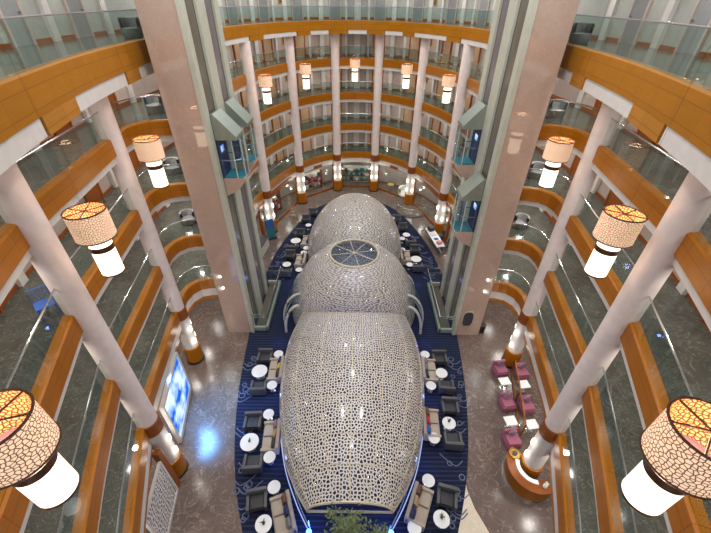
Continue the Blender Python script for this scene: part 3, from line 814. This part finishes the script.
SHORT = ['the frontmost left sofa', 'the second left sofa from the front', 'the third left sofa from the front', 'the nearer left sofa by the rear pod', 'the farther left sofa by the rear pod', 'the frontmost right sofa', 'the second right sofa from the front', 'the third right sofa from the front', 'the right sofa by the rear pod']
for (x, y, rz, lab), cc, sh in zip(sofas, ccols, SHORT):
    sg = 1 if rz > 0 else -1
    offs = (-.5, 0.0, .5) if len(cc) == 3 else (-.46, .46)
    cushions(x, y, rz, sh, cc, [o*(-sg) for o in offs])
for px, py, lab in ((263.5, 523.5, 'small green sprig in a pot on the frontmost left round table'), (249.5, 441.5, 'tiny dark plant on the large table of the second left seating group'), (441.5, 517.5, 'dark twig ornament on the frontmost right round table'), (449, 421.5, 'green sprig on the round table of the second right seating group')):
    x, y = pxg(px, py, .62)
    t = thing('table_plant', lab, 'plant', (x, y, .62+GZ-.02), 0, 'table plants')
    MB().lathe([(0, 0), (.05, 0), (.06, .1), (.05, .1), (0, .08)], 12).build('pot', M['darkgrey'], t, True)
    b = MB()
    for k in range(14):
        a = random.uniform(0, 6.3); e = random.uniform(.3, 1.3); l = random.uniform(.1, .2); d = Vector((math.cos(a)*math.cos(e), math.sin(a)*math.cos(e), math.sin(e)))
        p = Vector((0, 0, .09)); q = p+d*l; sd = d.cross(Vector((0, 0, 1))).normalized()*.02
        b.face([p, p+d*l*.5+sd, q, p+d*l*.5-sd])
    b.build('leaves', M['leaf'], t)

# potted trees at the open pod end
def tree(x, y, h, spread, lab, n):
    t = thing('potted_tree', lab, 'plant', (x, y, .02), 0, 'potted trees')
    MB().lathe([(0, 0), (.25, 0), (.32, .5), (.28, .5), (.26, .42), (0, .42)], 20).build('pot', M['terracotta'], t, True)
    tr = MB(); tips = []
    tr.tube([(0, 0, .4), (.03, .02, h*.45), (0, 0, h*.8)], .035, 6)
    for k in range(9):
        a = k*2.4; z0 = h*random.uniform(.35, .75); p = Vector((0, 0, z0)); q = p+Vector((math.cos(a)*spread*random.uniform(.5, .9), math.sin(a)*spread*random.uniform(.5, .9), h*random.uniform(.1, .25)))
        tr.tube([p, (p+q)/2+Vector((0, 0, .06)), q], .014, 5); tips += [q, (p+q)/2]
    tips += [Vector((0, 0, h*.85)), Vector((0, 0, h*.95))]
    tr.build('trunk', M['brown'], t)
    b = MB()
    for k in range(n):
        c = random.choice(tips)+Vector((random.gauss(0, .16), random.gauss(0, .16), random.gauss(0, .16)))
        a = random.uniform(0, 6.3); e = random.uniform(-.5, .7); d = Vector((math.cos(a)*math.cos(e), math.sin(a)*math.cos(e), math.sin(e)))
        l = random.uniform(.12, .2); sd = d.cross(Vector((random.gauss(0, .3), random.gauss(0, .3), 1))).normalized()*l*.22
        b.face([c, c+d*l*.5+sd, c+d*l, c+d*l*.5-sd])
    b.build('foliage', M['leaf'], t)
tree(-0.2, 4.75, 4.3, .75, 'tall leafy tree in a pot before the middle of the open pod end', 900)
tree(0.95, 4.8, 3.3, .55, 'smaller leafy tree in a pot right of the taller one', 500)

# ------------------------------------------------------------------ right arcade: rose seating, counter
def make_booth(label):     # one narrow upholstered seat
    t = thing('booth_sofa', label, 'sofa', (0, 0, 0), 0, 'rose fabric booth sofas')
    MB().box((0, 0, .23), (.76, .72, .4), 0, 0, .04).build('base', M['pink'], t, True)
    MB().box((0, .34, .5), (.76, .14, .7), 0, 0, .05).build('backrest', M['pink'], t, True)
    MB().box((0, -.04, .5), (.7, .6, .14), 0, 0, .05).build('seat_cushion', M['pink'], t, True)
    return t
def make_dining(label):
    t = thing('lounge_table', label, 'table', (0, 0, 0), 0, 'white square lounge tables')
    MB().box((0, 0, .63), (.62, .52, .04), 0, 0, .008).build('tabletop', M['tabletop'], t)
    MB().cyl((0, 0, .02), .05, .6, 12).build('stem', M['steel'], t, True); MB().box((0, 0, .015), (.36, .32, .03)).build('foot', M['steel'], t)
    return t
BOO = [('b', 501, 368, 'rose booth sofa at the far end of the arcade row, on the aisle side'), ('t', 504.4, 382, 'white lounge table on the aisle side, farther of two'), ('b', 508, 401, 'rose booth sofa on the aisle side, middle of three'),
       ('t', 510.3, 421.5, 'white lounge table on the aisle side, nearer of two'), ('b', 513, 438, 'rose booth sofa on the aisle side nearest the curved counter'),
       ('b', 522, 371, 'rose booth sofa behind the divider, farther of two'), ('t', 523.5, 385, 'white lounge table behind the divider, farther of two'), ('b', 527, 404, 'rose booth sofa behind the divider, nearer of two'), ('t', 531.5, 425, 'white lounge table behind the divider, nearer of two')]
pb = pt = None
for k, px, py, lab in BOO:
    x, y = pxg(px, py, .55); rz = .14 if py != 401 else .14
    if k == 'b':
        if pb is None: pb = make_booth(lab); pb.location = (x, y, 0); pb.rotation_euler = (0, 0, rz)
        else: dup(pb, (x, y, 0), rz, lab)
        o = MB().box((0, 0, 0), (.36, .12, .36), 0, 0, .05, Matrix.Rotation(PI/4, 3, 'Y')).build('pillow', M['mauve'], None, True)
        o.location = (x-.16*math.sin(rz), y+.16*math.cos(rz), .83); o.rotation_euler = (0, 0, rz)
        tag(o, 'mauve pillow on the ' + lab.replace(' at the far end of the arcade row', '', 1).replace(', on the aisle', ' at the aisle').replace('booth ', ''), 'pillow', 'booth pillows')
    else:
        if pt is None: pt = make_dining(lab); pt.location = (x, y, 0); pt.rotation_euler = (0, 0, rz)
        else: dup(pt, (x, y, 0), rz, lab)
dv = thing('glass_divider', 'low wood framed glass divider running between the two rows of rose sofas', 'divider', (9.42, 12.35, 0), math.atan2(-4.2, -.93)+PI)
MB().box((0, 0, .6), (4.2, .03, .9)).build('glass_panel', M['glass'], dv); MB().box((0, 0, 1.08), (4.3, .09, .07)).build('top_rail', M['wood_dark'], dv)
for q in (-2.1, 0, 2.1): MB().box((q, 0, .55), (.08, .08, 1.1)).build('post', M['wood_dark'], dv)
MB().box((0, 0, .07), (4.3, .09, .14)).build('bottom_rail', M['wood_dark'], dv)
ctr = thing('curved_counter', 'curved wooden reception counter wrapped round the nearer right column', 'counter', (8.55, 8.2, 0))
def arc_wall(r0, r1, z0, z1, a0, a1, n=24):
    m = MB(); pts = [(r0*math.cos(a0+(a1-a0)*i/n), r0*math.sin(a0+(a1-a0)*i/n)) for i in range(n+1)]+[(r1*math.cos(a0+(a1-a0)*(n-i)/n), r1*math.sin(a0+(a1-a0)*(n-i)/n)) for i in range(n+1)]
    return m.slab(pts, z0, z1)
A0, A1 = math.radians(125), math.radians(300)
arc_wall(.95, 1.15, 0, 1.0, A0, A1).build('front_panel', M['wood'], ctr); arc_wall(.62, 1.2, 1.0, 1.05, A0, A1).build('worktop', M['wood_dark'], ctr)
arc_wall(.62, .8, 1.05, 1.1, A0+.5, A1-.6).build('white_inlay', M['tabletop'], ctr); arc_wall(1.15, 1.22, .0, .1, A0, A1).build('kick_strip', M['steel'], ctr)
v = thing('flower_vase', 'small white vase of flowers on the curved counter', 'vase', (8.55+.9*math.cos(A1-.35), 8.2+.9*math.sin(A1-.35), 1.05))
MB().lathe([(0, 0), (.07, 0), (.1, .1), (.05, .22), (.06, .24)], 16).build('vase_body', M['ivory'], v, True)
b = MB()
for k in range(16):
    a = random.uniform(0, 6.3); r = random.uniform(0, .12); b.lathe([(0, -.03), (.035, 0), (0, .03)], 6, (r*math.cos(a), r*math.sin(a), .3+random.uniform(0, .08)))
b.build('blossoms', M['ivory'], v)
v = thing('round_tray', 'round brass tray on the far end of the curved counter', 'tray', (8.55+.9*math.cos(A0+.25), 8.2+.9*math.sin(A0+.25), 1.05))
MB().lathe([(0, .02), (.22, .02), (.26, .07), (.27, .07), (.24, 0), (0, 0)], 24).build('dish', M['gold'], v, True)
MB().lathe([(0, .02), (.1, .02), (.12, .12), (0, .14)], 16).build('lid', M['darkgrey'], v, True)
bn = thing('waste_bin', 'dark waste bin against the foot of the right granite tower', 'bin', (8.95, 17.9, 0))
MB().lathe([(0, 0), (.2, 0), (.22, .7), (.18, .72), (0, .7)], 20).build('bin_body', M['black'], bn, True); MB().lathe([(.22, .66), (.235, .68), (.22, .72)], 20).build('rim', M['steel'], bn, True)

# ------------------------------------------------------------------ left arcade: video wall, lattice screen
def panel_between(a, b, z0, z1, th=.08):
    dx, dy = b[0]-a[0], b[1]-a[1]; L = math.hypot(dx, dy)
    return ((a[0]+b[0])/2, (a[1]+b[1])/2), L, math.atan2(dy, dx)
(c, L, ang) = panel_between((-9.75, 12.9), (-9.05, 9.7), 0, 3)
vw = thing('video_wall', 'glowing blue and white video wall behind the nearer left column', 'screen', (c[0], c[1], 0), ang)
MB().box((0, 0, 1.75), (L, .1, 2.8)).build('screen_panel', M['screen'], vw)
b = MB(); b.box((0, 0, .25), (L+.2, .2, .3)); b.box((0, 0, 3.2), (L+.2, .2, .12)); b.box((-L/2-.05, 0, 1.7), (.12, .2, 3.0)); b.box((L/2+.05, 0, 1.7), (.12, .2, 3.0)); b.build('surround', M['white'], vw)
(c, L, ang) = panel_between((-8.3, 7.35), (-7.95, 5.3), 0, 3)
lp = thing('lattice_screen', 'white patterned lattice screen in a white frame left of the marble aisle', 'screen', (c[0], c[1], 0), ang)
def scr():
    nt = NT('white_fretwork'); d = lattice_nodes(nt, 6.0)
    g = nt.n('Math', operation='GREATER_THAN', ins={0: d, 1: .16}); mx = nt.n('MixRGB', ins={0: g.outputs[0], 1: lin((226, 222, 218)), 2: lin((112, 104, 100))})
    return nt.done(bsdf(nt, mx.outputs[0], .6))
MB().box((0, 0, 1.4), (L, .05, 2.5)).build('fretwork', scr(), lp)
b = MB(); b.box((0, 0, .1), (L+.16, .12, .16)); b.box((0, 0, 2.7), (L+.16, .12, .12)); b.box((-L/2-.05, 0, 1.4), (.1, .12, 2.7)); b.box((L/2+.05, 0, 1.4), (.1, .12, 2.7)); b.build('frame', M['white'], lp)
po = MB().box((0, 0, 1.6), (.28, .28, 3.2), 0, 0, .02).build('timber_post', M['wood_dark']); po.location = (-8.4, 7.62, 0)
tag(po, 'brown timber post standing between the left column base and lattice screen', 'post')

# ------------------------------------------------------------------ balcony seats
def make_tub(label):
    t = thing('tub_chair', label, 'armchair', (0, 0, 0), 0, 'grey tub chairs on the balconies')
    MB().lathe([(0, .0), (.38, .0), (.42, .1), (.42, .38), (0, .42)], 24).build('seat', M['grey'], t, True)
    MB().lathe([(.30, .38), (.32, .75), (.40, .78), (.45, .7), (.43, .1)], 20, (0, 0, 0), 0, -.5, PI+.5).build('backrest', M['grey'], t, True)
    return t
tub = None
for s in (-1, 1):
    for lv in (3, 4, 5, 6):
        lab = 'grey tub chair on the %s balcony level beside the %s elevator tower' % (ORD[lv], SIDES[s])
        p = (XC+s*10.1, 19.3, LEVEL[lv])
        if tub is None: tub = make_tub(lab); tub.location = p; tub.rotation_euler = (0, 0, .4)
        else: dup(tub, p, .4*-s, lab)
bc = thing('metal_chair', 'blue metal chair on the third balcony behind the nearer left column', 'chair', (-9.3, 7.95, LEVEL[4]), .8)
for a in (-.22, .22):
    for b_ in (-.22, .22): MB().tube([(a, b_, 0), (a*.9, b_*.9, .45)], .02, 6).build('leg', M['blue'], bc)
MB().box((0, 0, .46), (.48, .48, .04), 0, 0, .01).build('seat', M['blue'], bc)
b = MB(); b.tube([(-.22, .22, .45), (-.22, .28, .9), (.22, .28, .9), (.22, .22, .45)], .02, 6)
for q in (-.1, 0, .1): b.tube([(q, .22, .45), (q, .28, .9)], .012, 5)
b.build('backrest', M['blue'], bc)

# ------------------------------------------------------------------ far shops
SB = [(-8.6, 29.3), (-8.35, 31.6), (-6.25, 38.2), (-2.25, 41.9), (2.05, 41.9), (6.05, 38.2), (8.15, 31.6), (8.4, 29.3)]
SHOP = ['shop bay nearest the left tower', 'second shop bay from the left', 'third shop bay from the left', 'middle shop bay', 'third shop bay from the right', 'second shop bay from the right', 'shop bay nearest the right tower']
win = 0
for i in range(7):
    a, b_ = SB[i], SB[i+1]; dx, dy = b_[0]-a[0], b_[1]-a[1]; L = math.hypot(dx, dy); ang = math.atan2(dy, dx)
    nx, ny = -dy/L, dx/L
    if (a[0]+b_[0])/2*nx+((a[1]+b_[1])/2-25)*ny < 0: nx, ny = -nx, -ny
    c = ((a[0]+b_[0])/2+nx*.35, (a[1]+b_[1])/2+ny*.35)
    fr = MB(); 
    for q in (-1, 1): fr.box((c[0]+dx/L*q*(L/2-.35), c[1]+dy/L*q*(L/2-.35), 1.75), (.3, .2, 3.5), ang)
    fr.box((c[0], c[1], 3.35), (L-.6, .2, .35), ang); fr.box((c[0], c[1], .1), (L-.6, .16, .2), ang)
    win += 1
    wo = fr.build('window_%d' % win, M['wood_dark']); wo['kind'] = 'structure'
    MB().box((c[0], c[1], 1.7), (L-.8, .03, 3.1), ang).build('pane', M['glass'], wo)
def shelf_unit(x, y, rz, w, lab, cols, where, n=5):
    t = thing('display_shelf', lab, 'shelf', (x, y, 0), rz, 'shop display shelves')
    for q in (-1, 1): MB().box((q*w/2, 0, 1.1), (.06, .4, 2.2)).build('side_panel', M['wood_dark'], t)
    MB().box((0, .19, 1.1), (w, .03, 2.2)).build('back_panel', M['ivory'], t)
    R = Matrix.Rotation(rz, 3, 'Z')
    for k, z in enumerate((.35, .95, 1.55)):
        MB().box((0, 0, z), (w, .38, .04)).build('shelf_board', M['wood_dark'], t)
        for j in range(n):
            cc = cols[(j*2+k) % len(cols)]; h = random.uniform(.28, .46)
            p = R @ Vector(((j+.5)/n*(w-.1)-w/2+.05, -.03, z+.02))
            g = MB()
            if (j+k) % 2: g.box((0, 0, h/2), (w/n*.7, .26, h), 0, 0, .03)
            else: g.lathe([(0, 0), (.12, 0), (.17, h*.4), (.12, h*.85), (.05, h), (0, h)], 12)
            o = g.build('shop_item', M[cc], None, True); o.location = (x+p.x, y+p.y, p.z); o.rotation_euler = (0, 0, rz)
            tag(o, '%s %s, %s along the %s shelf, %s' % (cc.replace('darkgrey', 'dark grey'), 'box' if (j+k) % 2 else 'jar', ['first', 'second', 'third', 'fourth', 'fifth'][j], ['lowest', 'middle', 'top'][k], where), 'merchandise', 'goods on the shop shelves')
shelf_unit(-8.9, 34.6, PI/2-.28, 3.2, 'open display shelf of red goods in the second shop bay from the left', ['red', 'rose', 'ivory', 'red', 'darkgrey', 'rose'], 'second shop bay from the left')
shelf_unit(-5.6, 41.2, .72, 3.2, 'open display shelf of pink and red goods in the third shop bay from the left', ['rose', 'red', 'ivory', 'rose', 'darkgrey', 'red'], 'third shop bay from the left')
shelf_unit(0, 43.6, 0, 3.4, 'open display shelf of teal goods in the middle shop bay', ['teal', 'green', 'darkgrey', 'teal', 'ivory'], 'middle shop bay')
ld = thing('step_ladder', 'small pale wooden step shelf standing before the second shop bay from the left', 'shelf', (-6.7, 34.0, 0), .9)
for q in (-.28, .28):
    MB().tube([(q, -.25, 0), (q*.8, 0, 1.5)], .03, 6).build('leg', M['tan'], ld); MB().tube([(q, .25, 0), (q*.8, 0, 1.5)], .03, 6).build('leg', M['tan'], ld)
for z in (.4, .8, 1.2): MB().box((0, 0, z), (.5, .5*(1-z/1.7), .03)).build('step', M['tan'], ld)
ks = thing('sign_stand', 'tall blue and teal poster stand beside the column behind the left tower', 'sign', (-8.2, 29.9, 0), .5)
MB().box((0, 0, 1.15), (.8, .1, 1.9), 0, 0, .02).build('poster_panel', M['teal'], ks); MB().box((0, -.06, 1.6), (.7, .02, .8)).build('poster_upper', M['blue'], ks); MB().box((0, 0, .1), (.9, .45, .2), 0, 0, .02).build('base', M['darkgrey'], ks)
kc = thing('service_counter', 'white service counter with plants behind the left tower', 'counter', (-8.6, 27.6, 0), PI/2-.1)
MB().box((0, 0, .5), (2.2, .6, 1.0), 0, 0, .02).build('body', M['white'], kc); MB().box((0, 0, 1.03), (2.3, .7, .06)).build('worktop', M['darkgrey'], kc)
dk = thing('display_desk', 'long white display desk on the marble floor by the far right column', 'desk', (7.45, 29.1, 0), math.atan2(-3.4, .55))
MB().box((0, 0, .88), (3.4, .8, .06)).build('worktop', M['tabletop'], dk)
for q in (-1.6, 1.6):
    for r_ in (-.34, .34): MB().box((q, r_, .42), (.06, .06, .85)).build('leg', M['steel'], dk)
MB().box((0, .3, .5), (3.2, .04, .6)).build('front_panel', M['mauve'], dk)
R = Matrix.Rotation(math.atan2(-3.4, .55), 3, 'Z')
for q, c, nm, lab, dims in ((-1.2, 'darkgrey', 'box', 'dark box on the far end of the white display desk', (.5, .5, .4)), (-.4, 'ivory', 'paper_tray', 'white tray in the middle of the white display desk', (.5, .4, .1)), (.4, 'blue', 'folder', 'blue folder lying on the white display desk', (.4, .3, .06)), (1.2, 'rose', 'gift_box', 'rose box on the near end of the white display desk', (.4, .4, .25))):
    p = R @ Vector((q, 0, .91+dims[2]/2)); o = MB().box((0, 0, 0), dims, 0, 0, .015).build(nm, M[c]); o.location = (7.45+p.x, 29.1+p.y, p.z); o.rotation_euler = (0, 0, .4)
    tag(o, lab, 'box')
for q, lab in ((-.9, 'dark office chair behind the far half of the white display desk'), (.8, 'dark office chair behind the near half of the white display desk')):
    p = R @ Vector((q, .95, 0)); t = thing('desk_chair', lab, 'chair', (7.45+p.x, 29.1+p.y, 0), math.atan2(-3.4, .55), 'desk chairs')
    MB().box((0, 0, .47), (.5, .5, .08), 0, 0, .02).build('seat', M['darkgrey'], t); MB().box((0, .25, .8), (.5, .07, .55), 0, 0, .02).build('backrest', M['darkgrey'], t)
    MB().cyl((0, 0, .05), .03, .4, 8).build('stem', M['steel'], t); MB().lathe([(0, .06), (.28, .02), (.28, 0), (0, 0)], 10).build('foot', M['black'], t)
st = thing('round_platform', 'round platform with a curved glass rail by the second shop bay from the right', 'platform', (6.2, 36.1, 0))
MB().lathe([(0, .12), (1.7, .12), (1.75, .08), (1.75, 0)], 40).build('deck', M['floor'], st, True); MB().lathe([(1.68, .12), (1.68, .9)], 40, (0, 0, 0), 0, PI*.7, PI*1.95).build('glass_rail', M['glass'], st, True)
MB().tube([(1.68*math.cos(PI*.7+i*PI*1.25/30), 1.68*math.sin(PI*.7+i*PI*1.25/30), .92) for i in range(31)], .03, 6).build('rim', M['steel'], st, True)
wsf = thing('round_sofa', 'pale round sofa inside the second shop bay from the right', 'sofa', (6.0, 40.0, 0))
MB().lathe([(0, .4), (.9, .42), (1.0, .35), (1.0, 0)], 28).build('seat', M['ivory'], wsf, True); MB().lathe([(.75, .4), (.8, .95), (1.0, .95), (1.02, .3)], 24, (0, 0, 0), 0, -.3, PI+.3).build('backrest', M['ivory'], wsf, True)
yt = make_table(.4, .7, 'cafe_table', 'yellow round table inside the third shop bay from the right', None); yt.location = (4.2, 41.6, 0)
for ch in yt.children:
    if ch.name.startswith('tabletop'): ch.data.materials[0] = M['yellow']

# ------------------------------------------------------------------ lights of the place and added fill lamps
def area(name, loc, e, size, color=(1, .95, .88), rot=(0, 0, 0), shape='DISK'):
    ld = bpy.data.lights.new(name, 'AREA'); ld.energy = e; ld.size = size; ld.color = color; ld.shape = shape
    lo = bpy.data.objects.new(name, ld); col.objects.link(lo); lo.location = loc; lo.rotation_euler = rot; return lo
for lv in range(1, 7):
    zc = LEVEL.get(lv+1, 20.8)-1.09
    for s in (-1, 1):
        ou = [sidept(s, p) for p in OUT]; LO = arclen(ou)[-1]; d = 2.0
        while d < LO:
            (x, y), (tx, ty) = at_len(ou, d)
            ix, iy = (-ty, tx) if s > 0 else (ty, -tx)
            if y > 0: area('downlight', (x+ix*1.2, y+iy*1.2, zc), 30 if lv > 1 else 36, .22)
            d += 2.9
for lv in (2, 3, 4, 5):
    for s in (-1, 1):
        for yy in (18.8, 21.0): area('downlight', (XC+s*10.2, yy, LEVEL[lv+1]-1.06), 40, .25)  # extra lamps added to brighten the dark corridors beside the towers
for x, y in ((0, 8), (-5, 14), (5, 14), (0, 20), (-4, 28), (4, 28), (0, 34)):
    area('overhead_fill', (x, y, 23.5), 520, 1.2, (1, .96, .92))  # unseen fill lamps added overhead to raise the overall light
ld = bpy.data.lights.new('blue_wash_spot', 'SPOT'); ld.energy = 3200; ld.color = (.14, .42, 1); ld.spot_size = math.radians(84); ld.spot_blend = 1; ld.shadow_soft_size = .8
lo = bpy.data.objects.new('blue_wash_spot', ld); col.objects.link(lo); lo.location = (-9.3, 11.3, 3.3); lo.rotation_euler = (0, math.radians(-24), 0)

wd = bpy.data.worlds.new('World'); sc.world = wd; wd.use_nodes = True
bg = wd.node_tree.nodes['Background']; bg.inputs[0].default_value = (.86, .9, 1, 1); bg.inputs[1].default_value = .7

# ------------------------------------------------------------------ camera
P = math.radians(36.37); R = math.atan(6/489.5)
fw = Vector((0, math.cos(P), -math.sin(P))); rt0 = Vector((1, 0, 0)); up0 = rt0.cross(fw)
rt = math.cos(R)*rt0+math.sin(R)*up0; up = -math.sin(R)*rt0+math.cos(R)*up0
cam = bpy.data.cameras.new('camera'); co = bpy.data.objects.new('camera', cam); col.objects.link(co)
mw = Matrix((rt, up, -fw)).transposed().to_4x4(); mw.translation = (0, 0, 18.75); co.matrix_world = mw
cam.sensor_fit = 'HORIZONTAL'; cam.sensor_width = 36; cam.lens = 360.5/711*36; cam.clip_start = .05; cam.clip_end = 200
sc.camera = co
vs = sc.view_settings
vs.view_transform = 'Standard'; vs.look = 'None'; vs.gamma = 1; vs.use_curve_mapping = False; vs.exposure = 0.0
sc.cycles.max_bounces = 8; sc.cycles.transparent_max_bounces = 16; sc.cycles.diffuse_bounces = 3; sc.cycles.glossy_bounces = 3
sc.cycles.sample_clamp_indirect = 6; sc.cycles.use_denoising = True
